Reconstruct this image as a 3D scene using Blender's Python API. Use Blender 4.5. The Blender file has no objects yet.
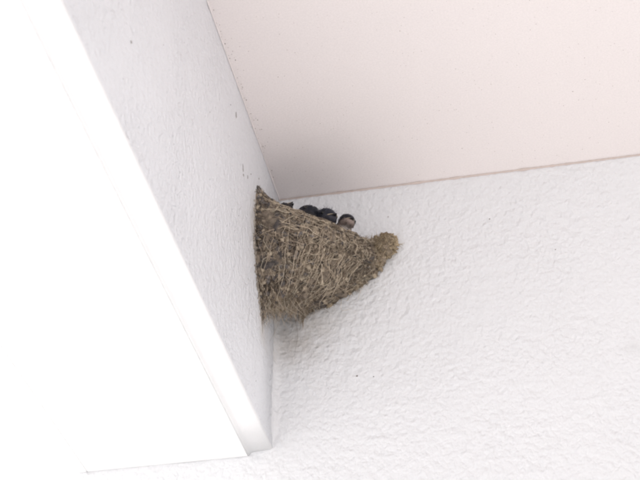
import bpy, bmesh, math, random
import numpy as np
from mathutils import Vector, Matrix, noise
random.seed(11)
rng = np.random.default_rng(11)
S = bpy.context.scene
H = 2.70                                   # height of the porch ceiling

# ------------------------------------------------------------ camera
cam_d = bpy.data.cameras.new('camera')
cam = bpy.data.objects.new('camera', cam_d)
S.collection.objects.link(cam)
cam.matrix_world = Matrix(((0.97919046, 0.11788548, 0.16519402, 0.35787066),
                           (0.20285373, -0.59274318, -0.77942664, -1.4394358),
                           (0.00603455, 0.79671735, -0.60432197, H - 1.18741449),
                           (0, 0, 0, 1)))
cam_d.sensor_width = 36.0
cam_d.lens = 1500 / 640 * 36.0
cam_d.clip_start = 0.05
cam_d.clip_end = 3000
cam_d.dof.use_dof = True
cam_d.dof.focus_distance = 1.78
cam_d.dof.aperture_fstop = 14.0
S.camera = cam

# ------------------------------------------------------------ sky, sun, exposure
SUN_EL, SUN_AZ = math.radians(52), math.radians(245)      # azimuth: clockwise from +Y
w = bpy.data.worlds.new('World'); S.world = w; w.use_nodes = True
nt = w.node_tree
bg = nt.nodes['Background']
sky = nt.nodes.new('ShaderNodeTexSky'); sky.sky_type = 'NISHITA'; sky.sun_disc = False
sky.sun_elevation = SUN_EL; sky.sun_rotation = SUN_AZ
sky.air_density = 1.0; sky.dust_density = 6.0; sky.ozone_density = 1.0
hz = nt.nodes.new('ShaderNodeMixRGB'); hz.inputs['Fac'].default_value = 0.5    # thin even white cloud over the blue
hz.inputs['Color2'].default_value = (9.0, 9.2, 9.6, 1)
nt.links.new(sky.outputs['Color'], hz.inputs['Color1'])
nt.links.new(hz.outputs['Color'], bg.inputs['Color'])
bg.inputs['Strength'].default_value = 0.12
sd = bpy.data.lights.new('sun', 'SUN'); sd.energy = 3.6; sd.angle = math.radians(0.6)
sd.color = (1.0, 0.975, 0.95)
sun = bpy.data.objects.new('sun', sd); S.collection.objects.link(sun)
to_sun = Vector((math.sin(SUN_AZ) * math.cos(SUN_EL), math.cos(SUN_AZ) * math.cos(SUN_EL), math.sin(SUN_EL)))
sun.rotation_euler = to_sun.to_track_quat('Z', 'Y').to_euler()
sun.location = to_sun * 20
S.view_settings.view_transform = 'Standard'
S.view_settings.look = 'None'
S.view_settings.exposure = 0.96
S.view_settings.gamma = 1.0
S.render.engine = 'CYCLES'
S.cycles.max_bounces = 12
S.cycles.diffuse_bounces = 10
S.cycles.filter_width = 2.2

# ------------------------------------------------------------ helpers
def link(o, parent=None):
    S.collection.objects.link(o)
    if parent: o.parent = parent
    return o
def obj(name, me, mat, parent=None, smooth=False):
    if isinstance(me, bmesh.types.BMesh):
        m = bpy.data.meshes.new(name); me.to_mesh(m); me.free(); me = m
    o = bpy.data.objects.new(name, me)
    if mat: 
        me.materials.clear(); me.materials.append(mat)
    if smooth: me.shade_smooth()
    return link(o, parent)
def pymesh(name, v, f, cols=None):
    me = bpy.data.meshes.new(name)
    me.from_pydata([tuple(p) for p in v], [], [tuple(q) for q in f]); me.update()
    if cols is not None:
        a = me.color_attributes.new('tint', 'FLOAT_COLOR', 'POINT')
        c = np.ones((len(v), 4), dtype=np.float32); c[:, :3] = cols
        a.data.foreach_set('color', c.ravel())
    return me
def tag(o, label=None, cat=None, group=None, kind=None):
    if label: o['label'] = label
    if cat: o['category'] = cat
    if group: o['group'] = group
    if kind: o['kind'] = kind
    return o
def box_bm(x0, x1, y0, y1, z0, z1, bevel=0.0, seg=3):
    bm = bmesh.new(); bmesh.ops.create_cube(bm, size=1)
    for v in bm.verts:
        v.co = Vector((x0 + (v.co.x + .5) * (x1 - x0), y0 + (v.co.y + .5) * (y1 - y0), z0 + (v.co.z + .5) * (z1 - z0)))
    if bevel: bmesh.ops.bevel(bm, geom=bm.edges[:], offset=bevel, segments=seg, affect='EDGES', profile=.5)
    return bm

# ------------------------------------------------------------ materials
def mat(name):
    m = bpy.data.materials.new(name); m.use_nodes = True
    return m, m.node_tree, m.node_tree.nodes['Principled BSDF']
def node(nt, t, **k):
    n = nt.nodes.new(t)
    for a, b in k.items():
        if a in n.inputs: n.inputs[a].default_value = b
        else: setattr(n, a, b)
    return n
def plaster(name, col, rough, layers, blotch=0.03, spec=0.5, speck=None, stretch=(1, 1, 1), smudges=(), grain=None):
    """painted plaster: relief from (scale, detail, height_m, kind) layers, faint blotches, small dirt specks"""
    m, nt, b = mat(name); L = nt.links.new
    tc = node(nt, 'ShaderNodeTexCoord')
    mp = node(nt, 'ShaderNodeMapping'); mp.inputs['Scale'].default_value = stretch
    L(tc.outputs['Object'], mp.inputs['Vector'])
    prev = None
    for sc, det, h, kind in layers:
        if kind == 'noise':
            t = node(nt, 'ShaderNodeTexNoise', Scale=sc, Detail=det, Roughness=0.55)
            o = t.outputs['Fac']
        elif kind in ('blob', 'dent'):
            t = node(nt, 'ShaderNodeTexNoise', Scale=sc, Detail=det, Roughness=0.5)
            r = node(nt, 'ShaderNodeMapRange'); r.interpolation_type = 'SMOOTHSTEP'
            r.inputs['From Min'].default_value = 0.45 if kind == 'blob' else 0.30; r.inputs['From Max'].default_value = 0.80 if kind == 'blob' else 0.46
            L(t.outputs['Fac'], r.inputs['Value']); o = r.outputs['Result']
        elif kind == 'pit':
            t = node(nt, 'ShaderNodeTexVoronoi', Scale=sc, Randomness=1.0)
            r = node(nt, 'ShaderNodeMapRange'); r.interpolation_type = 'SMOOTHSTEP'
            r.inputs['From Min'].default_value = 0.05; r.inputs['From Max'].default_value = 0.28
            L(t.outputs['Distance'], r.inputs['Value']); o = r.outputs['Result']
        L(mp.outputs['Vector'], t.inputs['Vector'])
        bp = node(nt, 'ShaderNodeBump', Strength=1.0, Distance=h)
        if kind in ('blob', 'dent', 'noise') and sc > 50:           # hand-applied: coarser in places, smoother in others
            lv = node(nt, 'ShaderNodeTexNoise', Scale=7.0 if kind == 'blob' else 11.0, Detail=2.0); L(tc.outputs['Object'], lv.inputs['Vector'])
            lr = node(nt, 'ShaderNodeMapRange'); L(lv.outputs['Fac'], lr.inputs['Value'])
            lr.inputs['From Min'].default_value = .3; lr.inputs['From Max'].default_value = .7
            lr.inputs['To Min'].default_value = .6; lr.inputs['To Max'].default_value = 1.0; L(lr.outputs['Result'], bp.inputs['Strength'])
        L(o, bp.inputs['Height'])
        if prev: L(prev.outputs['Normal'], bp.inputs['Normal'])
        prev = bp
    if prev: L(prev.outputs['Normal'], b.inputs['Normal'])
    n1 = node(nt, 'ShaderNodeTexNoise', Scale=9.0, Detail=5.0, Roughness=0.65)
    L(tc.outputs['Object'], n1.inputs['Vector'])
    mx = node(nt, 'ShaderNodeMixRGB')
    mx.inputs['Color1'].default_value = (*[c * (1 - blotch) for c in col], 1)
    mx.inputs['Color2'].default_value = (*[min(1, c * (1 + blotch)) for c in col], 1)
    L(n1.outputs['Fac'], mx.inputs['Fac'])
    out = mx.outputs['Color']
    if grain:                                                       # fine mottling of the paint itself
        n3 = node(nt, 'ShaderNodeTexNoise', Scale=grain[0], Detail=3.0, Roughness=0.7); L(tc.outputs['Object'], n3.inputs['Vector'])
        mr = node(nt, 'ShaderNodeMapRange'); L(n3.outputs['Fac'], mr.inputs['Value'])
        mr.inputs['From Min'].default_value = 0.3; mr.inputs['From Max'].default_value = 0.7
        mr.inputs['To Min'].default_value = 1 - grain[1]; mr.inputs['To Max'].default_value = 1 + grain[1] * .6
        vm = node(nt, 'ShaderNodeVectorMath', operation='SCALE'); L(out, vm.inputs[0]); L(mr.outputs['Result'], vm.inputs['Scale']); out = vm.outputs[0]
    if speck:
        for sc, thr, sp_col, amt in speck:
            v = node(nt, 'ShaderNodeTexVoronoi', Scale=sc); L(tc.outputs['Object'], v.inputs['Vector'])
            n2 = node(nt, 'ShaderNodeTexNoise', Scale=sc * .23, Detail=2.0); L(tc.outputs['Object'], n2.inputs['Vector'])
            lt = node(nt, 'ShaderNodeMath', operation='MULTIPLY_ADD'); L(n2.outputs['Fac'], lt.inputs[0])
            lt.inputs[1].default_value = thr * 2.4; lt.inputs[2].default_value = -thr * 0.85
            mr = node(nt, 'ShaderNodeMapRange'); L(v.outputs['Distance'], mr.inputs['Value'])
            L(lt.outputs[0], mr.inputs['From Max']); mr.inputs['From Min'].default_value = 0.0
            mr.inputs['To Min'].default_value = amt; mr.inputs['To Max'].default_value = 0.0
            m2 = node(nt, 'ShaderNodeMixRGB'); L(mr.outputs['Result'], m2.inputs['Fac'])
            L(out, m2.inputs['Color1']); m2.inputs['Color2'].default_value = (*sp_col, 1); out = m2.outputs['Color']
    for (px, py, pz, rx, ry, rz, sc_col, amt) in smudges:           # stains with a shape of their own
        sb = node(nt, 'ShaderNodeVectorMath', operation='SUBTRACT'); L(tc.outputs['Object'], sb.inputs[0])
        sb.inputs[1].default_value = (px, py, pz)
        dv = node(nt, 'ShaderNodeVectorMath', operation='DIVIDE'); L(sb.outputs[0], dv.inputs[0]); dv.inputs[1].default_value = (rx, ry, rz)
        ln = node(nt, 'ShaderNodeVectorMath', operation='LENGTH'); L(dv.outputs[0], ln.inputs[0])
        nn = node(nt, 'ShaderNodeTexNoise', Scale=70.0, Detail=5.0, Roughness=.7); L(tc.outputs['Object'], nn.inputs['Vector'])
        ad = node(nt, 'ShaderNodeMath', operation='MULTIPLY_ADD'); L(nn.outputs['Fac'], ad.inputs[0]); ad.inputs[1].default_value = 1.6
        L(ln.outputs['Value'], ad.inputs[2])
        mr = node(nt, 'ShaderNodeMapRange'); mr.interpolation_type = 'SMOOTHSTEP'; L(ad.outputs[0], mr.inputs['Value'])
        mr.inputs['From Min'].default_value = 0.6; mr.inputs['From Max'].default_value = 2.0
        mr.inputs['To Min'].default_value = amt; mr.inputs['To Max'].default_value = 0.0
        m2 = node(nt, 'ShaderNodeMixRGB'); L(mr.outputs['Result'], m2.inputs['Fac'])
        L(out, m2.inputs['Color1']); m2.inputs['Color2'].default_value = (*sc_col, 1); out = m2.outputs['Color']
    L(out, b.inputs['Base Color'])
    b.inputs['Roughness'].default_value = rough
    b.inputs['Specular IOR Level'].default_value = spec
    return m
def tinted(name, rough=0.85, noise_scale=600, bump=0.0004, amt=0.3, spec=.25):
    m, nt, b = mat(name); L = nt.links.new
    at = node(nt, 'ShaderNodeAttribute', attribute_name='tint')
    tc = node(nt, 'ShaderNodeTexCoord')
    n = node(nt, 'ShaderNodeTexNoise', Scale=noise_scale, Detail=4.0, Roughness=.7); L(tc.outputs['Object'], n.inputs['Vector'])
    mr = node(nt, 'ShaderNodeMapRange'); mr.inputs['To Min'].default_value = 1 - amt; mr.inputs['To Max'].default_value = 1 + amt
    mr.inputs['From Min'].default_value = .3; mr.inputs['From Max'].default_value = .7
    L(n.outputs['Fac'], mr.inputs['Value'])
    mu = node(nt, 'ShaderNodeVectorMath', operation='SCALE'); L(at.outputs['Color'], mu.inputs[0]); L(mr.outputs['Result'], mu.inputs['Scale'])
    L(mu.outputs[0], b.inputs['Base Color'])
    bp = node(nt, 'ShaderNodeBump', Strength=1.0, Distance=bump); L(n.outputs['Fac'], bp.inputs['Height']); L(bp.outputs['Normal'], b.inputs['Normal'])
    b.inputs['Roughness'].default_value = rough; b.inputs['Specular IOR Level'].default_value = spec
    return m

M_wall = plaster('white_roughcast', (0.745, 0.752, 0.765), 0.42,
                 [(30, 2, 0.0012, 'noise'), (100, 1.0, 0.0027, 'noise'), (80, 1.0, 0.0006, 'blob'), (190, 1.2, 0.0019, 'noise'), (330, 1, 0.0005, 'noise')],
                 stretch=(1.0, 1, 0.9), blotch=.015, grain=(300, .02),
                 smudges=[(0.018, 0, -0.215 + H, 0.06, 1, 0.05, (0.36, 0.31, 0.26), 0.55),
                          (0.055, 0, -0.19 + H, 0.05, 1, 0.03, (0.5, 0.45, 0.38), 0.2),
                          (0.408, 0, -0.273 + H, 0.016, 1, 0.014, (0.55, 0.55, 0.55), 0.35)])
M_beam = plaster('white_rendered_beam', (0.85, 0.86, 0.885), 0.38,
                 [(35, 2, 0.0012, 'noise'), (120, 1.2, 0.0036, 'noise'), (90, 1.0, 0.0004, 'blob'), (220, 1.5, 0.0028, 'noise'), (420, 1, 0.0012, 'noise')], blotch=.015, grain=(350, .03),
                 smudges=[(0, -0.118, -0.13 + H, 1, 0.022, 0.05, (0.55, 0.49, 0.4), 0.5),
                          (0, -0.06, -0.235 + H, 1, 0.03, 0.03, (0.55, 0.49, 0.42), 0.45)])
M_ceil = plaster('pinkish_ceiling_paint', (0.845, 0.785, 0.768), 0.6,
                 [(420, 3, 0.0004, 'noise'), (60, 2, 0.0003, 'noise')], blotch=0.015, grain=(480, .06))
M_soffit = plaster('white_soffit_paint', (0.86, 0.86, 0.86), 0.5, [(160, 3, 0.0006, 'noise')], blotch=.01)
M_conc = plaster('pale_concrete', (0.42, 0.415, 0.41), 0.9, [(60, 5, 0.002, 'noise')], blotch=0.1)
M_ground = plaster('pale_paving', (0.50, 0.495, 0.49), 0.95, [(20, 6, 0.004, 'noise')], blotch=0.12)
M_caulk = plaster('aged_caulk', (0.60, 0.51, 0.47), 0.7, [(300, 3, 0.0005, 'noise')], blotch=0.25)
M_mud = tinted('dry_mud', 0.95, 900, 0.0006, 0.35, 0.15)
M_straw = tinted('dry_straw', 0.6, 300, 0.0001, 0.15, 0.35)
M_dirt = tinted('dirt_fleck', 0.95, 500, 0.0002, 0.2, .1)

# ------------------------------------------------------------ the building
def ground():
    bm = bmesh.new(); bmesh.ops.create_grid(bm, x_segments=2, y_segments=2, size=900)
    o = obj('ground', bm, M_ground); tag(o, 'pale paved ground reaching away around the building', kind='structure'); return o
ground()
tag(obj('porch_floor', box_bm(-0.23, 4.5, -4.2, 0.0, 0.004, 0.10, .008), M_conc), 'pale concrete porch floor', kind='structure')
tag(obj('ceiling', box_bm(0.0, 4.5, -4.2, 0.0, H, H + 0.12), M_ceil), 'smooth pale pink painted porch ceiling', kind='structure')
tag(obj('back_wall', box_bm(-0.232, 4.5, 0.0, 0.25, 0.0, H + 0.3, .006), M_wall, smooth=False),
    'white rough plastered wall below the pink ceiling', 'wall')
def beam_bm():
    prof = [(0, .3), (0, -.3555), (-.0006, -.3573), (-.0022, -.3582), (-.0200, -.3592), (-.0225, -.3596), (-.0245, -.3606), (-.0262, -.3630), (-.0275, -.3642), (-.0275, .3)]
    bm = bmesh.new(); n = 60
    rows = [[bm.verts.new((x, -4.2 * k / n - .0005, H + z)) for x, z in prof] for k in range(n + 1)]
    for a, b in zip(rows, rows[1:]):
        for k in range(len(prof)): bm.faces.new((a[k], a[(k + 1) % len(prof)], b[(k + 1) % len(prof)], b[k]))
    bm.faces.new(rows[0]); bm.faces.new(rows[-1][::-1])
    bmesh.ops.recalc_face_normals(bm, faces=bm.faces[:])
    for fc in bm.faces: fc.smooth = abs(fc.normal.y) < .5
    return bm
bo = obj('beam', beam_bm(), M_beam)
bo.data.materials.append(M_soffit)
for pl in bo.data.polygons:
    if pl.normal.z < -.3: pl.material_index = 1                     # underside is the same plaster; soffit white stands in for its brighter light
tag(bo,
    'white textured beam whose face carries the left side of the nest', 'beam')
so = bpy.data.objects.new('eave', None); so.location = (-0.13, -1.5, H - 0.376); link(so)
tag(so, 'bright white eave beyond the beam along the open left side', 'eave')
def under(o, root):
    o.parent = root; o.matrix_parent_inverse = Matrix.Translation(-root.location); return o
under(obj('soffit_board', box_bm(-0.2165, -0.0278, -4.2, -0.0005, H - 0.3645, H - 0.352, .0008), M_soffit), so)
under(obj('fascia', box_bm(-0.2325, -0.2168, -4.22, 0.0, H - 0.365, H + 0.3, .002), M_soffit), so)
tag(obj('roof', box_bm(-0.26, 4.6, -4.3, 0.30, H + 0.302, H + 0.42, .005), M_conc), 'flat concrete roof slab above the porch', kind='structure')

# joint between ceiling and back wall: a thin uneven bead of aged sealant; a finer one along the beam
def bead(name, p0, p1, n, r, axis_a, axis_b, seed):
    v, f = [], []
    K = 6
    for i in range(n + 1):
        t = i / n; c = Vector(p0).lerp(Vector(p1), t)
        s = c * 60 + Vector((seed, 0, 0))
        rr = r if name == 'wall_corner_fillet' else r * (0.75 + 0.9 * max(0, noise.noise(s)) + 0.35 * noise.noise(s * 4))
        for k in range(K):
            a = math.pi / 2 * k / (K - 1)
            # concave fillet between the two planes
            ca, sa = 1 - math.cos(a), 1 - math.sin(a)
            v.append(c + Vector(axis_a) * rr * ca + Vector(axis_b) * rr * sa)
        if i:
            b = (i - 1) * K
            for k in range(K - 1): f.append((b + k, b + k + 1, b + K + k + 1, b + K + k))
    return pymesh(name, v, f)
tag(obj('ceiling_joint', bead('ceiling_joint', (0.0, -0.0004, H - .0004), (3.2, -0.0004, H - .0004), 1500, 0.0019, (0, -1, 0), (0, 0, -1), 3), M_caulk, smooth=True), kind='structure', label='thin brownish sealant joint where ceiling meets back wall')
tag(obj('beam_joint', bead('beam_joint', (0.0004, -3.0, H - .0004), (0.0004, -0.002, H - .0004), 1400, 0.0014, (1, 0, 0), (0, 0, -1), 9), M_ceil, smooth=True), kind='structure', label='painted joint where ceiling meets beam')

def corner_fillet():
    v, f = [], []; K = 16; n = 180
    for i in range(n + 1):
        z = H - .002 - (.3550 - .002) * i / n
        r = .0105 * (1 + .25 * noise.noise(Vector((z * 28, 0, 0))) + .15 * noise.noise(Vector((z * 90, 4, 0))))
        r *= min(1, i / 60)
        if i > n - 12: r *= max(.15, (n - i) / 12)
        for k in range(K):
            a = math.pi / 2 * k / (K - 1)
            v.append((-.00005 + r * (1 - math.cos(a)), .00005 - r * (1 - math.sin(a)), z))
        if i:
            b = (i - 1) * K
            for k in range(K - 1): f.append((b + k, b + K + k, b + K + k + 1, b + k + 1))
    return pymesh('corner_plaster', v, f)
tag(obj('corner_plaster', corner_fillet(), M_wall, smooth=True), kind='structure', label='hand-rounded plaster in the inner corner between beam and back wall')

# ------------------------------------------------------------ dirt flecks: dark specks along the beam/ceiling joint and insect marks
def lump(v, f, cols, c, r3, rot, col, sub=1, rough=.25, seed=0):
    bm = bmesh.new(); bmesh.ops.create_icosphere(bm, subdivisions=sub, radius=1)
    b = len(v)
    for q in bm.verts:
        p = q.co.copy(); p *= 1 + rough * noise.noise(q.co * 1.6 + Vector((seed * 7.3, seed, 0)))
        p = Vector((p.x * r3[0], p.y * r3[1], p.z * r3[2])); p = rot @ p
        v.append(Vector(c) + p); cols.append(col)
    for q in bm.faces: f.append([b + x.index for x in q.verts])
    bm.free()
def flecks():
    v, f, c = [], [], []
    I = Matrix.Identity(3)
    for i in range(80):                                            # along the joint with the beam
        y = -random.uniform(0.02, 0.45) if i % 3 else -random.gauss(0.2, 0.05)
        if y > -0.01: continue
        r = random.uniform(.00025, .0007) * (1.3 if random.random() < .15 else 1)
        off = abs(random.gauss(0, .004))
        g = random.uniform(.28, .55)
        lump(v, f, c, (off + .0006, y, H - .0001), (r, r * random.uniform(.8, 2.2), r * .35), I, (g, g * .85, g * .8), seed=i)
    for i in range(420):                                            # scattered over the ceiling
        r = random.uniform(.0002, .00048) * (1.4 if random.random() < .05 else 1); g = random.uniform(.32, .55)
        lump(v, f, c, (random.uniform(0.01, .5), -random.uniform(0.01, .32), H), (r, r * random.uniform(.8, 1.6), r * .3), Matrix.Rotation(random.random() * 3, 3, 'Z'), (g, g * .85, g * .8), seed=i + 300)
    for i in range(4):                                            # back wall
        r = random.uniform(.0004, .0008); g = random.uniform(.12, .3)
        lump(v, f, c, (random.uniform(0.02, .45), -.0002, H - random.uniform(.02, .37)), (r, r * .4, r), I, (g, g * .8, g * .7), seed=i + 500)
    lump(v, f, c, (.0973, -.0002, H - .2734), (.0013, .0006, .0011), I, (.2, .17, .16), seed=7)
    for (y, z, ry, rz) in [(-.2159, -.0461, .0026, .0045), (-.1762, -.0919, .0018, .0060), (-.1735, -.100, .0022, .002), (-.1550, -.088, .0012, .0028),
                           (-.5538, -.2584, .0022, .0018), (-.142, -.073, .001, .001), (-.24, -.052, .001, .001), (-.18, -.2, .0007, .0007), (-.105, -.05, .001, .0016)]:
        lump(v, f, c, (.0001, y, H + z), (.0006, ry, rz), Matrix.Rotation(.25, 3, 'X'), (.36, .34, .33), seed=z * 100)
    for i in range(14):
        r = random.uniform(.0004, .0008); g = random.uniform(.15, .3)
        lump(v, f, c, (.0001, -random.uniform(.05, .6), H - random.uniform(.02, .34)), (r * .4, r, r), I, (g, g, g), seed=i + 700)
    o = obj('dirt_flecks', pymesh('dirt_flecks', v, f, c), M_dirt, smooth=True)
    tag(o, 'tiny dark dirt specks scattered over ceiling, beam and wall', 'dirt', kind='stuff')
flecks()

# ------------------------------------------------------------ the nest
nest = bpy.data.objects.new('swallow_nest', None); nest.location = (0, 0, H - 0.21); link(nest)
tag(nest, 'brown mud and straw swallow nest wedged in the corner under the ceiling', 'nest')
O = nest.location
def interp(t, tab):
    xs = [a for a, _ in tab]; return float(np.interp(t, xs, [b for _, b in tab]))
def sm(t, tab):                                                    # smoothed table
    return sum(interp(min(max(t + d, tab[0][0]), tab[-1][0]), tab) * k for d, k in ((-.03, .25), (0, .5), (.03, .25)))
RIM = [(0, -.062), (.04, -.081), (.10, -.0955), (.165, -.105), (.275, -.112), (.41, -.117), (.56, -.121), (.70, -.120), (.845, -.106), (1, -.086)]
# by height row v (0 rim .. 1 foot): where the shell meets the beam face (y, z) and the back wall (x, z)
LY = [(0, .108), (.25, .114), (.5, .112), (.75, .094), (1, .064)]
LZ = [(0, -.062), (.25, -.105), (.5, -.148), (.75, -.190), (1, -.224)]
RX = [(0, .118), (.25, .128), (.5, .118), (.75, .088), (1, .029)]
RZ = [(0, -.086), (.25, -.120), (.5, -.141), (.75, -.156), (1, -.183)]
def shell(u, v):
    a = u * math.pi / 2
    ly, rx = sm(v, LY), sm(v, RX)
    lz, rz = sm(v, LZ), sm(v, RZ)
    rx *= 1 + .13 * noise.noise(Vector((v * 8.5, 3.3, 0))) * min(1, v * 5) + .06 * noise.noise(Vector((v * 24, 1.3, 0))) * min(1, v * 5) + .05 * noise.noise(Vector((v * 45, 6.3, 0))) * min(1, v * 5)
    rz += .005 * noise.noise(Vector((v * 9, 8.1, 0))) * min(1, v * 4)
    x = rx * math.sin(a) ** 1.0; y = -ly * math.cos(a) ** 1.0
    z = lz + (rz - lz) * (u ** .85)
    rimz = sm(u, RIM)
    k = (1 - v) ** 3
    z = z * (1 - k) + rimz * k
    # belly: pull the middle of lower rows inward a little and downward
    z -= 0.012 * math.sin(math.pi * u) * math.sin(math.pi * v)
    z += v * v * math.sin(math.pi * min(1, u * 1.1 + .0)) * (.007 * noise.noise(Vector((u * 9, 2.2, 0))) + .005 * noise.noise(Vector((u * 23, 5.2, 0))))
    return Vector((x, y, z + H))
def cell(p):
    d, pts = noise.voronoi(p * 150)
    return d, pts
def tint_mud(p, v):
    d, pts = cell(p)
    h = noise.cell(pts[0] * 13.7)
    n = noise.noise(p * 45)
    light = 0.5 + 0.35 * h + 0.45 * n
    a = Vector((.085, .07, .062)); b = Vector((.36, .295, .225))
    c = a.lerp(b, min(max(light, 0), 1))
    if h < -.45: c = c.lerp(Vector((.09, .085, .088)), .7)
    return c * (1.0 - .35 * min(1, max(0, d[0] - .25) * 2))
def build_shell():
    NU, NV, NI = 170, 120, 50
    v, f, c = [], [], []
    for j in range(NV + NI + 1):
        for i in range(NU + 1):
            u = i / NU
            if j <= NV:
                vv = 1 - j / NV; p = shell(u, vv)
                e = 1e-3
                du = shell(min(u + e, 1), vv) - shell(max(u - e, 0), vv); dv = shell(u, min(vv + e, 1)) - shell(u, max(vv - e, 0))
                n = dv.cross(du); n.normalize()
                if n.x - n.y < 0: n = -n
                d, _ = cell(p)
                h = 0.0065 * (0.35 - d[0]) + 0.0035 * noise.noise(p * 60) + 0.0015 * noise.noise(p * 260) + .009 * noise.noise(p * 26) * min(1, (1 - u) * 4 + .4)
                p = p + n * h
            else:
                s = (j - NV) / NI                                  # inner bowl
                p0 = shell(u, 0)
                k = max(0.0, 1 - 0.10 * min(1, s * 4) - 0.86 * max(0, (s - .25) / .75) ** 1.3)
                depth = 0.050 * math.sin(min(1, s * 1.15) * math.pi / 2)
                zf = p0.z * (1 - s) + (H - .10) * s
                p = Vector((p0.x * k, p0.y * k, zf - depth))
                p += Vector((0, 0, .003)) * noise.noise(p * 90)
            p.x = max(p.x, -.0005) if u > .0 else -.0005
            p.y = min(p.y, .0005) if u < 1 else .0005
            v.append(p - O); c.append(tint_mud(p, 0) * (1.0))
    W = NU + 1
    for j in range(NV + NI):
        for i in range(NU):
            a = j * W + i; f.append((a, a + 1, a + W + 1, a + W))
    return obj('mud_shell', pymesh('mud_shell', v, f, c), M_mud, nest, smooth=True)
build_shell()
def surf(u, v, lift=0.0):
    p = shell(u, v); e = 2e-3
    du = shell(min(u + e, 1), v) - shell(max(u - e, 0), v); dv = shell(u, min(v + e, 1)) - shell(u, max(v - e, 0))
    n = dv.cross(du); n.normalize()
    if n.x - n.y < 0: n = -n
    return p + n * lift, n
SPB = [(Vector((.1335, -.009, H - 0.1030)), (.0160, .012, .0150)), (Vector((.1200, -.010, H - 0.1040)), (.0150, .012, .0125)),
       (Vector((.1390, -.008, H - 0.0920)), (.0085, .008, .0075)), (Vector((.1245, -.008, H - 0.0945)), (.0070, .008, .0060)), (Vector((.1250, -.010, H - 0.1200)), (.0120, .011, .0110))]
# mud pellets
def pellets():
    v, f, c = [], [], []
    for i in range(1050):
        u = random.random(); vv = random.random() ** .9
        p, n = surf(u, vv, .0006 + random.random() * .001)
        r = random.uniform(.0011, .0028)
        if vv > .9: r *= .8
        rot = n.to_track_quat('Z', 'Y').to_matrix() @ Matrix.Rotation(random.random() * 6.28, 3, 'Z')
        g = random.random()
        dark = random.random() < (.6 if u < .34 else .25)
        col = Vector((.30, .245, .185)).lerp(Vector((.54, .455, .345)), g) if not dark else Vector((.10, .088, .082)).lerp(Vector((.21, .19, .18)), g)
        lump(v, f, c, p - O, (r * random.uniform(.8, 1.4), r, r * .6), rot, col, sub=2, rough=.95, seed=i)
    # crumbly clods along the broken lower right edge, the foot and round the lump at the end of the rim
    for i in range(250):
        if i < 80:
            vv = random.uniform(.15, 1.0); p, n = surf(1 - abs(random.gauss(0, .07)), vv, random.uniform(-.001, .0015)); r = random.uniform(.0012, .0036)
        elif i < 130:
            cl = random.choice((.3, .42, .47, .6, .63, .75, .86, .9)); vv = cl + random.gauss(0, .012); p, n = surf(.99, vv, 0)
            p = p + Vector((.6, 0, -.6)) * random.uniform(0, .0065) * (.5 + .5 * math.sin(cl * 40)); p.y = -random.uniform(0, .004); r = random.uniform(.0016, .0034)
        elif i < 175:
            p, n = surf(random.uniform(.2, .9), random.uniform(.9, 1.0), .0005); r = random.uniform(.0015, .0038)
        else:
            q, R3 = random.choice(SPB); d = Vector((random.gauss(0, 1), -abs(random.gauss(0, 1)), random.gauss(0, 1))).normalized(); n = d
            p = q + Vector((d.x * R3[0], d.y * R3[1], d.z * R3[2])) * random.uniform(.7, .98); r = random.uniform(.001, .0028)
        rot = n.to_track_quat('Z', 'Y').to_matrix() @ Matrix.Rotation(random.random() * 6.28, 3, 'Z')
        lump(v, f, c, p - O, (r * random.uniform(.8, 1.7), r, r * .8), rot, Vector((.20, .155, .11)).lerp(Vector((.46, .375, .27)), random.random()), sub=2, rough=1.1, seed=i * 3.3)
    for i in range(26):
        a = random.uniform(-1.9, 2.2); rr = random.uniform(.75, 1.05)
        p = Vector((.1325 + .0155 * rr * math.cos(a), -random.uniform(.002, .012), H - .0975 + .0165 * rr * math.sin(a)))
        r = random.uniform(.0018, .0038)
        lump(v, f, c, p - O, (r * random.uniform(.8, 1.6), r * .8, r), Matrix.Rotation(random.random() * 6, 3, 'Y'), Vector((.24, .18, .115)).lerp(Vector((.50, .40, .27)), random.random()), sub=2, rough=1.3, seed=i * 5.1)
    # crumbs pasted on the beam face beyond the left edge and under the foot
    for i in range(110):
        z = -random.uniform(.075, .228); y = -interp(-z, [(.06, .109), (.105, .114), (.148, .113), (.192, .096), (.232, .066), (.26, .05)]) - abs(random.gauss(0, .0045))
        if z < -.12 and random.random() < .5: y += .004
        r = random.uniform(.0008, .0024)
        lump(v, f, c, Vector((.0003, y, H + z)) - O, (r * .6, r, r * 1.3), Matrix.Identity(3), Vector((.42, .37, .32)) * random.uniform(.6, 1.1), rough=.5, seed=i)
    tag(obj('mud_pellets', pymesh('mud_pellets', v, f, c), M_mud, nest, smooth=True), kind='stuff', label='lumpy grey brown mud pellets')
pellets()
# mossy lump at the right end of the rim, pasted on the wall
def spur():
    v, f, c = [], [], []
    for m, (SP, R3) in enumerate(SPB):
        bm = bmesh.new(); bmesh.ops.create_icosphere(bm, subdivisions=4, radius=1); b0 = len(v)
        for q in bm.verts:
            d = q.co
            k = 1 + .3 * noise.noise(d * 1.6 + Vector((4 * m, 0, 0))) + .18 * noise.noise(d * 4 + Vector((m, 0, 0))) + .08 * noise.noise(d * 11)
            p = SP + Vector((d.x * R3[0] * k, d.y * R3[1] * k, d.z * R3[2] * k)) * .85; p.y = min(p.y, .0004)
            v.append(p - O); g = .5 + .6 * noise.noise(p * 130)
            c.append(Vector((.14, .112, .085)).lerp(Vector((.40, .33, .25)), max(0, min(1, g))))
        for q in bm.faces: f.append([b0 + x.index for x in q.verts])
        bm.free()
    tag(obj('rim_spur', pymesh('rim_spur', v, f, c), M_mud, nest, smooth=True), label='brown mossy lump at the right end of the rim')
spur()
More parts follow.
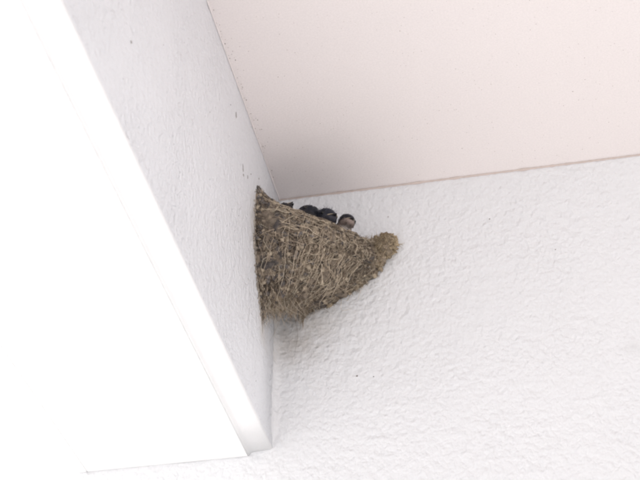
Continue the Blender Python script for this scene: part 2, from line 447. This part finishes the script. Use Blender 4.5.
# straw
def strand_geo(v, f, c, pts, r, col, K=3, flat=1.0):
    b0 = len(v); n = len(pts)
    for i, p in enumerate(pts):
        t = (pts[min(i + 1, n - 1)] - pts[max(i - 1, 0)])
        if t.length < 1e-9: t = Vector((0, 0, 1))
        t.normalize()
        a = t.orthogonal().normalized(); b = t.cross(a)
        rr = r * (1 - .75 * (i / (n - 1)) ** 2)
        for k in range(K):
            th = 2 * math.pi * k / K
            v.append(p + a * rr * math.cos(th) + b * rr * flat * math.sin(th)); c.append(col)
        if i:
            q = b0 + (i - 1) * K
            for k in range(K): f.append((q + k, q + (k + 1) % K, q + K + (k + 1) % K, q + K + k))
def straw_col():
    g = random.random()
    c = Vector((.23, .18, .13)).lerp(Vector((.64, .52, .395)), g ** 1.25)
    if random.random() < .3: c = Vector((.12, .095, .075)) * random.uniform(.7, 1.5)
    if random.random() < .08: c = Vector((.72, .64, .50))
    return c
def clampw(p):
    p.x = max(p.x, .0004); p.y = min(p.y, -.0004); return p
def on_surface(u, v, du, dv, n, lift0, lift1, wob, seed):
    pts = []
    for i in range(n + 1):
        t = i / n
        uu = u + du * t + wob * noise.noise(Vector((seed, t * 2.5, 0))); vv = v + dv * t + wob * noise.noise(Vector((seed, t * 2.5, 9)))
        over = max(0, vv - 1); 
        p, nn = surf(min(max(uu, 0), 1), min(max(vv, 0), 1), lift0 + (lift1 - lift0) * math.sin(math.pi * min(1, t)) )
        if vv < 0: p.z += -vv * .12
        p.z -= over * .15
        pts.append(clampw(p) - O)
    return pts
def fibres():
    v, f, c = [], [], []
    for i in range(5600):
        u = random.random(); vv = random.random() ** 1.05
        if u < .34 and vv > .15 and random.random() < .4: continue   # barer grey mud on the left
        top = vv < .18
        L = random.uniform(.06, .22)
        a = random.gauss(0, .45) if (top or random.random() < .35) else random.gauss(math.pi / 2, .55)
        if random.random() < .2: a = random.random() * 6.28
        du, dv = L * math.cos(a) * .8, L * math.sin(a) * .8
        if vv + dv < -.02: dv = abs(dv) * .3
        strand_geo(v, f, c, on_surface(u, vv, du, dv, 5, .0008, random.uniform(.001, .004), .05, i * 1.37), random.uniform(.00014, .00034), straw_col())
    # whiskers poking up off the rim and off the silhouette
    for i in range(420):
        u = random.random(); p, n = surf(u, random.uniform(0, .06), 0)
        d = (n * random.uniform(.1, 1) + Vector((random.gauss(0, .5), random.gauss(0, .3), random.uniform(.1, .8)))).normalized()
        L = random.uniform(.002, .007)
        pts = [clampw(p + d * L * t + Vector((0, 0, -.3 * L * t * t))) - O for t in (0, .35, .7, 1)]
        strand_geo(v, f, c, pts, random.uniform(.00018, .0004), straw_col())
    # ragged fringe under the foot and along the lower right edge
    for i in range(380):
        u = random.random(); p, n = surf(u, random.uniform(.8, 1.0), .0005)
        L = random.uniform(.004, .014) * (1.25 if u < .6 else .7)
        side = Vector((random.gauss(0, .35), random.gauss(0, .15), -1)).normalized()
        if u > .62 and i % 3: continue
        if u > .8: side = Vector((random.uniform(-.2, .9), 0, -1)).normalized()
        pts = [clampw(p + side * L * t + Vector((.25 * L * t * t * random.gauss(0, 1), 0, 0))) - O for t in (0, .35, .7, 1)]
        strand_geo(v, f, c, pts, random.uniform(.00015, .00035), straw_col())
    for i in range(260):                                            # loose ends trailing down from the foot and the lower edge
        u = random.random() ** .8; p, n = surf(u, random.uniform(.88, 1.0), .0005)
        L = random.uniform(.006, .020) * (1.3 if u < .55 else .6) * (1.6 if random.random() < .12 else 1)
        sx, q = random.gauss(.05, .22), random.gauss(0, .5)
        pts = [clampw(p + Vector((sx * L * t + q * L * t * t, .15 * L * t, -L * t))) - O for t in (0, .2, .4, .6, .8, 1)]
        strand_geo(v, f, c, pts, random.uniform(.00013, .00030), straw_col().lerp(Vector((.62, .54, .44)), .4))
    for i in range(420):                                            # right edge against the wall
        vv = random.uniform(.0, 1); p, n = surf(1 - abs(random.gauss(0, .03)), vv, .001)
        d = Vector((random.uniform(.2, 1), random.uniform(-.4, .1), random.gauss(-.5, .6))).normalized(); L = random.uniform(.002, .008)
        pts = [clampw(p + d * L * t) - O for t in (0, .4, .7, 1)]
        strand_geo(v, f, c, pts, random.uniform(.00018, .0004), straw_col())
    tag(obj('plant_fibres', pymesh('plant_fibres', v, f, c), M_straw, nest, smooth=True), kind='stuff', label='short tangled dry plant fibres bound in the mud')
    v, f, c = [], [], []
    for i in range(1900):                                           # moss on the spur
        SP, R3 = SPB[random.choice((0, 0, 0, 1, 1, 2, 3, 4))]
        d = Vector((random.gauss(0, 1), -abs(random.gauss(0, 1)), random.gauss(0, 1))).normalized()
        p = SP + Vector((d.x * R3[0], d.y * R3[1], d.z * R3[2])) * random.uniform(.75, 1.05)
        t = (d * random.uniform(-.2, .6) + Vector((random.gauss(0, .7), random.gauss(0, .7), random.gauss(0, .7)))).normalized()
        L = random.uniform(.002, .0060) * (2.0 if random.random() < .07 else .85); w2 = Vector((random.gauss(0, 1), random.gauss(0, 1), random.gauss(0, 1))) * L * .4
        pts = [clampw(p + t * L * s + w2 * s * s) - O for s in (0, .35, .7, 1)]
        col = Vector((.20, .15, .095)).lerp(Vector((.70, .57, .38)), random.random() ** 1.1)
        strand_geo(v, f, c, pts, random.uniform(.00018, .0004), col)
    for i in range(1500):                                           # rootlets carry on from the lump over the right end of the shell
        p, n = surf(1 - abs(random.gauss(0, .16)) if i % 2 else random.uniform(.55, 1), random.random() ** 1.3 * .8, .0008)
        t = (n * random.uniform(.1, .6) + Vector((random.gauss(0, .7), random.gauss(0, .4), random.gauss(0, .6)))).normalized()
        L = random.uniform(.002, .007); w2 = Vector((random.gauss(0, 1), random.gauss(0, 1), random.gauss(0, 1))) * L * .4
        pts = [clampw(p + t * L * s + w2 * s * s) - O for s in (0, .35, .7, 1)]
        strand_geo(v, f, c, pts, random.uniform(.00018, .0004), Vector((.15, .115, .085)).lerp(Vector((.56, .47, .35)), random.random()))
    tag(obj('moss', pymesh('moss', v, f, c), M_straw, nest, smooth=True), kind='stuff', label='brown tangle of moss and rootlets')
fibres()
def long_straws():
    for i in range(190):
        v, f, c = [], [], []
        r = random.uniform(.00028, .00055)
        if i < 90:                                                 # hanging down the front
            u = min(.93, max(.05, random.gauss(.52, .2))); v0 = random.uniform(.02, .55); L = random.uniform(.25, .8)
            r *= .74; p0, n0 = surf(u, v0, .003 + random.random() * .003); k = random.uniform(-.1, 1.1); sw = random.gauss(0, .012); fr = random.uniform(1.2, 5); pts = []
            for q in range(13):
                t = q / 12; vq = min(1, v0 + L * t); pa, na = surf(u, vq, .002 + .002 * math.sin(math.pi * t))
                hang = Vector((p0.x + sw * math.sin(fr * t), p0.y * (1 - .25 * t) + pa.y * .25 * t, pa.z))
                pts.append(clampw(pa.lerp(hang, k * t)) - O)
        elif i < 160:                                               # lying along the rim
            u = random.uniform(0, .8); v0 = random.uniform(.01, .4)
            pts = on_surface(u, v0, random.uniform(.12, .35), random.gauss(.02, .08), 12, .001, random.uniform(.002, .004), .04, i * 3.1 + .5)
        elif i < 178:                                               # slanting across
            u = random.uniform(.05, .7); v0 = random.uniform(.25, .75)
            pts = on_surface(u, v0, random.uniform(.1, .3), -random.uniform(.1, .35), 12, .002, random.uniform(.003, .006), .05, i * 3.1)
        else:                                                       # dangling below the nest
            u = random.uniform(.1, .75); p, n = surf(u, random.uniform(.7, 1.0), .001)
            L = random.uniform(.012, .03); s = random.gauss(0, .25); q = random.gauss(0, .35)
            pts = [clampw(p + Vector((s * L * t + q * L * t * t, -.12 * L * t, -L * t))) - O for t in [k / 8 for k in range(9)]]
            r *= .7
        c0 = Vector((.42, .34, .25)).lerp(Vector((.66, .56, .43)), random.random())
        if random.random() < .12: c0 = Vector((.2, .15, .11))
        strand_geo(v, f, c, pts, r, c0, K=4)
        o = obj('straw', pymesh('straw', v, f, c), M_straw, nest, smooth=True)
long_straws()
# fine feather wisp / hair hanging against the wall below the nest
v, f, c = [], [], []
strand_geo(v, f, c, [Vector((.0255, -.0012, H - .195 - .045 * t + 0)) + Vector((.0015 * math.sin(t * 5), 0, 0)) - O for t in [k / 10 for k in range(11)]], .00022, Vector((.3, .27, .25)), K=4)
obj('hair_strand', pymesh('hair_strand', v, f, c), M_straw, nest, smooth=True)

# ------------------------------------------------------------ the chicks
def chick_mats():
    m, nt, b = mat('chick_plumage'); L = nt.links.new
    at = node(nt, 'ShaderNodeAttribute', attribute_name='tint')
    tc = node(nt, 'ShaderNodeTexCoord')
    n = node(nt, 'ShaderNodeTexNoise', Scale=900.0, Detail=4.0, Roughness=.7)
    mp = node(nt, 'ShaderNodeMapping'); mp.inputs['Scale'].default_value = (1, .35, 1); L(tc.outputs['Object'], mp.inputs['Vector']); L(mp.outputs['Vector'], n.inputs['Vector'])
    mr = node(nt, 'ShaderNodeMapRange'); mr.inputs['To Min'].default_value = .6; mr.inputs['To Max'].default_value = 1.5; L(n.outputs['Fac'], mr.inputs['Value'])
    mu = node(nt, 'ShaderNodeVectorMath', operation='SCALE'); L(at.outputs['Color'], mu.inputs[0]); L(mr.outputs['Result'], mu.inputs['Scale'])
    L(mu.outputs[0], b.inputs['Base Color'])
    bp = node(nt, 'ShaderNodeBump', Strength=.8, Distance=.0006); L(n.outputs['Fac'], bp.inputs['Height']); L(bp.outputs['Normal'], b.inputs['Normal'])
    b.inputs['Specular IOR Level'].default_value = .3; b.inputs['Roughness'].default_value = .5; b.inputs['Sheen Weight'].default_value = .08; b.inputs['Sheen Roughness'].default_value = .4
    b.inputs['Sheen Tint'].default_value = (.6, .65, .8, 1)
    e, _, be = mat('chick_eye'); be.inputs['Base Color'].default_value = (.006, .005, .005, 1); be.inputs['Roughness'].default_value = .08
    k, _, bk = mat('chick_bill'); bk.inputs['Base Color'].default_value = (.02, .018, .02, 1); bk.inputs['Roughness'].default_value = .4
    g, _, bgp = mat('chick_gape'); bgp.inputs['Base Color'].default_value = (.50, .42, .30, 1); bgp.inputs['Roughness'].default_value = .45
    return m, e, k, g
M_pl, M_eye, M_bill, M_gape = chick_mats()
def ell(bm, c, r, rot=None):
    mtx = Matrix.Translation(c) @ (rot or Matrix.Identity(4)) @ Matrix.Diagonal((r[0], r[1], r[2], 1))
    bmesh.ops.create_icosphere(bm, subdivisions=3, radius=1, matrix=mtx)
def body_mesh(style):
    """head centred on the origin looking along -Y, neck and body running back and down; one continuous skin"""
    bm = bmesh.new()
    ell(bm, (0, 0, 0), (.0098, .0108, .0095))                       # skull
    ell(bm, (0, -.0045, -.0022), (.0068, .0082, .0062))             # face
    ell(bm, (0, .006, -.009), (.0098, .0095, .0105))                # neck
    ell(bm, (0, .014, -.020), (.0132, .0175, .0140), Matrix.Rotation(-.6, 4, 'X'))    # breast
    ell(bm, (0, .026, -.026), (.0125, .0185, .0120), Matrix.Rotation(-.25, 4, 'X'))   # rump
    tmp = bpy.data.meshes.new('t'); bm.to_mesh(tmp); bm.free()
    o = bpy.data.objects.new('t', tmp); S.collection.objects.link(o)
    r = o.modifiers.new('r', 'REMESH'); r.mode = 'VOXEL'; r.voxel_size = .0011; r.use_smooth_shade = True
    s = o.modifiers.new('s', 'SMOOTH'); s.iterations = 6; s.factor = .5
    dg = bpy.context.evaluated_depsgraph_get()
    me = bpy.data.meshes.new_from_object(o.evaluated_get(dg)); me.name = 'body'
    bpy.data.objects.remove(o)
    cols = []
    cap, back, throat, band, belly = style
    for q in me.vertices:
        p = q.co; n = noise.noise(p * 260)
        # cap above the line of the bill and behind it
        t_cap = (p.z + .0030 + .0015 * n) / .0022 + max(0, p.y) / .004
        if p.y < -.0065: t_cap = (p.z + .0012 + .001 * n) / .0012
        col = Vector(throat)
        if p.z < -.0075: col = Vector(band)
        if p.z < -.0135: col = Vector(belly)
        k = min(1, max(0, t_cap)); col = col.lerp(Vector(cap), k)
        if p.y > .004 and p.z > -.7 * p.y - .008: col = col.lerp(Vector(back), min(1, (p.y - .004) / .004))
        q.co = p * (1 + .015 * noise.noise(p * 420))
        cols.append(col)
    a = me.color_attributes.new('tint', 'FLOAT_COLOR', 'POINT')
    arr = np.ones((len(cols), 4), dtype=np.float32); arr[:, :3] = [tuple(c) for c in cols]
    a.data.foreach_set('color', arr.ravel())
    return me, cols
def make_chick(loc, head_dir, roll, label, style, open_bill=0.0, scale=1.0, downy=220):
    root = bpy.data.objects.new('swallow_chick', None); link(root)
    root.location = Vector(loc)
    root.rotation_euler = ((-Vector(head_dir)).to_track_quat('Y', 'Z').to_matrix() @ Matrix.Rotation(roll, 3, 'Y')).to_euler()
    root.scale = (scale,) * 3
    tag(root, label, 'chick', 'swallow chicks peering over the rim of the nest')
    me, cols = body_mesh(style)
    obj('body', me, M_pl, root)
    # bill: broad triangular mandibles with pale gape flanges
    def mandible(up):
        bm = bmesh.new()
        secs = [(-.0085, .0044, .0016), (-.0110, .0036, .0016), (-.0135, .0022, .0012), (-.0155, .0009, .0007), (-.0165, .0001, .0001)]
        rings = []
        for (y, wx, h) in secs:
            ring = []
            for k in range(9):
                a = math.pi * k / 8
                ring.append(bm.verts.new((wx * math.cos(a), y, (h * math.sin(a)) * (1 if up else -.8) )))
            rings.append(ring)
        for a, b in zip(rings, rings[1:]):
            for k in range(8): bm.faces.new((a[k], a[k + 1], b[k + 1], b[k]))
            bm.faces.new((a[0], b[0], b[8], a[8]))
        bmesh.ops.recalc_face_normals(bm, faces=bm.faces[:])
        ang = open_bill * (.35 if up else -.65)
        piv = Vector((0, -.0075, 0))
        bmesh.ops.rotate(bm, verts=bm.verts[:], cent=piv, matrix=Matrix.Rotation(-ang, 3, 'X'))
        bmesh.ops.translate(bm, verts=bm.verts[:], vec=(0, 0, -.0008))
        return bm
    obj('upper_bill', mandible(True), M_bill, root, smooth=True)
    obj('lower_bill', mandible(False), M_bill, root, smooth=True)
    for s in (-1, 1):
        v, f, c = [], [], []
        pts = [Vector((s * .0050, -.0080, -.0009)), Vector((s * .0047, -.0100, -.0008)), Vector((s * .0036, -.0120, -.0007)), Vector((s * .0022, -.0138, -.0007))]
        strand_geo(v, f, c, pts, .00055, Vector((1, 1, 1)), K=6)
        obj('gape_flange', pymesh('gape_flange', v, f), M_gape, root, smooth=True)
        bm = bmesh.new(); bmesh.ops.create_uvsphere(bm, u_segments=14, v_segments=10, radius=.0019, matrix=Matrix.Translation((s * .0072, -.0052, .0016)))
        obj('eye', bm, M_eye, root, smooth=True)
        # folded wing: curved pointed plate lying on the flank
        bm = bmesh.new(); rows = []
        for i in range(15):
            t = i / 14; y = .008 + .040 * t; z = -.0125 - .017 * t
            wd = .0085 * math.sin(math.pi * min(1, (t * .8 + .16))) * (1 - .55 * t)
            rows.append([bm.verts.new((s * (.0128 + .0012 * math.sin(math.pi * q) - .002 * t + .0005 * (k % 2)), y + .3 * wd * (q - .5), z + wd * (q - .5) * 2)) for k, q in enumerate([j / 8 for j in range(9)])])
        for a, b in zip(rows, rows[1:]):
            for k in range(8): bm.faces.new((a[k], a[k + 1], b[k + 1], b[k]))
        bmesh.ops.solidify(bm, geom=bm.faces[:], thickness=.0012)
        m2 = bpy.data.meshes.new('wing'); bm.to_mesh(m2); bm.free()
        a = m2.color_attributes.new('tint', 'FLOAT_COLOR', 'POINT')
        arr = np.ones((len(m2.vertices), 4), dtype=np.float32); arr[:, :3] = (.022, .024, .034)
        a.data.foreach_set('color', arr.ravel())
        obj('wing', m2, M_pl, root, smooth=True)
    # short fluffy down over the plumage, with longer nestling wisps on the crown
    v, f, c = [], [], []
    vs = me.vertices
    for i in range(2600):
        k = random.randrange(len(vs)); p = vs[k].co; n = vs[k].normal
        if (p - Vector((0, -.011, -.001))).length < .0045: continue
        d = (n * .5 + Vector((random.gauss(0, .2), .8, random.gauss(0, .2) - .3))).normalized(); L = random.uniform(.0012, .0026)
        strand_geo(v, f, c, [p, p + d * L * .5, p + d * L - n * L * .1], .00016, cols[k] * random.uniform(.5, 1.15))
    for i in range(downy):
        k = random.randrange(len(vs)); p = vs[k].co; n = vs[k].normal
        if p.z < .003 or p.y > .012: continue
        d = (n + Vector((random.gauss(0, .5), .3 + random.gauss(0, .4), random.gauss(0, .3)))).normalized(); L = random.uniform(.002, .005)
        strand_geo(v, f, c, [p, p + d * L * .5, p + d * L], .00010, Vector((.20, .20, .23)) * random.uniform(.5, 1.2))
    tag(obj('down', pymesh('down', v, f, c), M_straw, root, smooth=True), kind='stuff')
    return root
DARK = ((.012, .014, .022), (.010, .012, .020), (.035, .030, .032), (.03, .03, .036), (.60, .56, .52))
GREY = ((.013, .015, .025), (.012, .014, .024), (.040, .039, .050), (.10, .09, .09), (.60, .56, .52))
RUST = ((.010, .011, .018), (.010, .011, .018), (.30, .235, .205), (.42, .37, .34), (.66, .60, .56))
def V(x, y, z): return Vector((x, y, H + z))
make_chick(V(.0250, -.075, -.0785), (.80, -.30, .50), 0.2, 'leftmost chick, nearly hidden, only its dark bill pointing up over the rim', DARK, open_bill=.6, scale=.9)
make_chick(V(.0515, -.062, -.0815), (-.80, -.50, .10), 0.0, 'glossy blue-black chick second from the left with rounded crown', DARK, scale=1.38)
make_chick(V(.0725, -.060, -.0865), (.72, -.62, -.20), -.15, 'greyish downy chick between the blue-black one and the pale-throated one', GREY, scale=1.30, downy=900)
make_chick(V(.0945, -.042, -.0815), (.62, -.75, -.25), .1, 'rightmost chick with dark cap and pale rusty throat', RUST, scale=1.02)
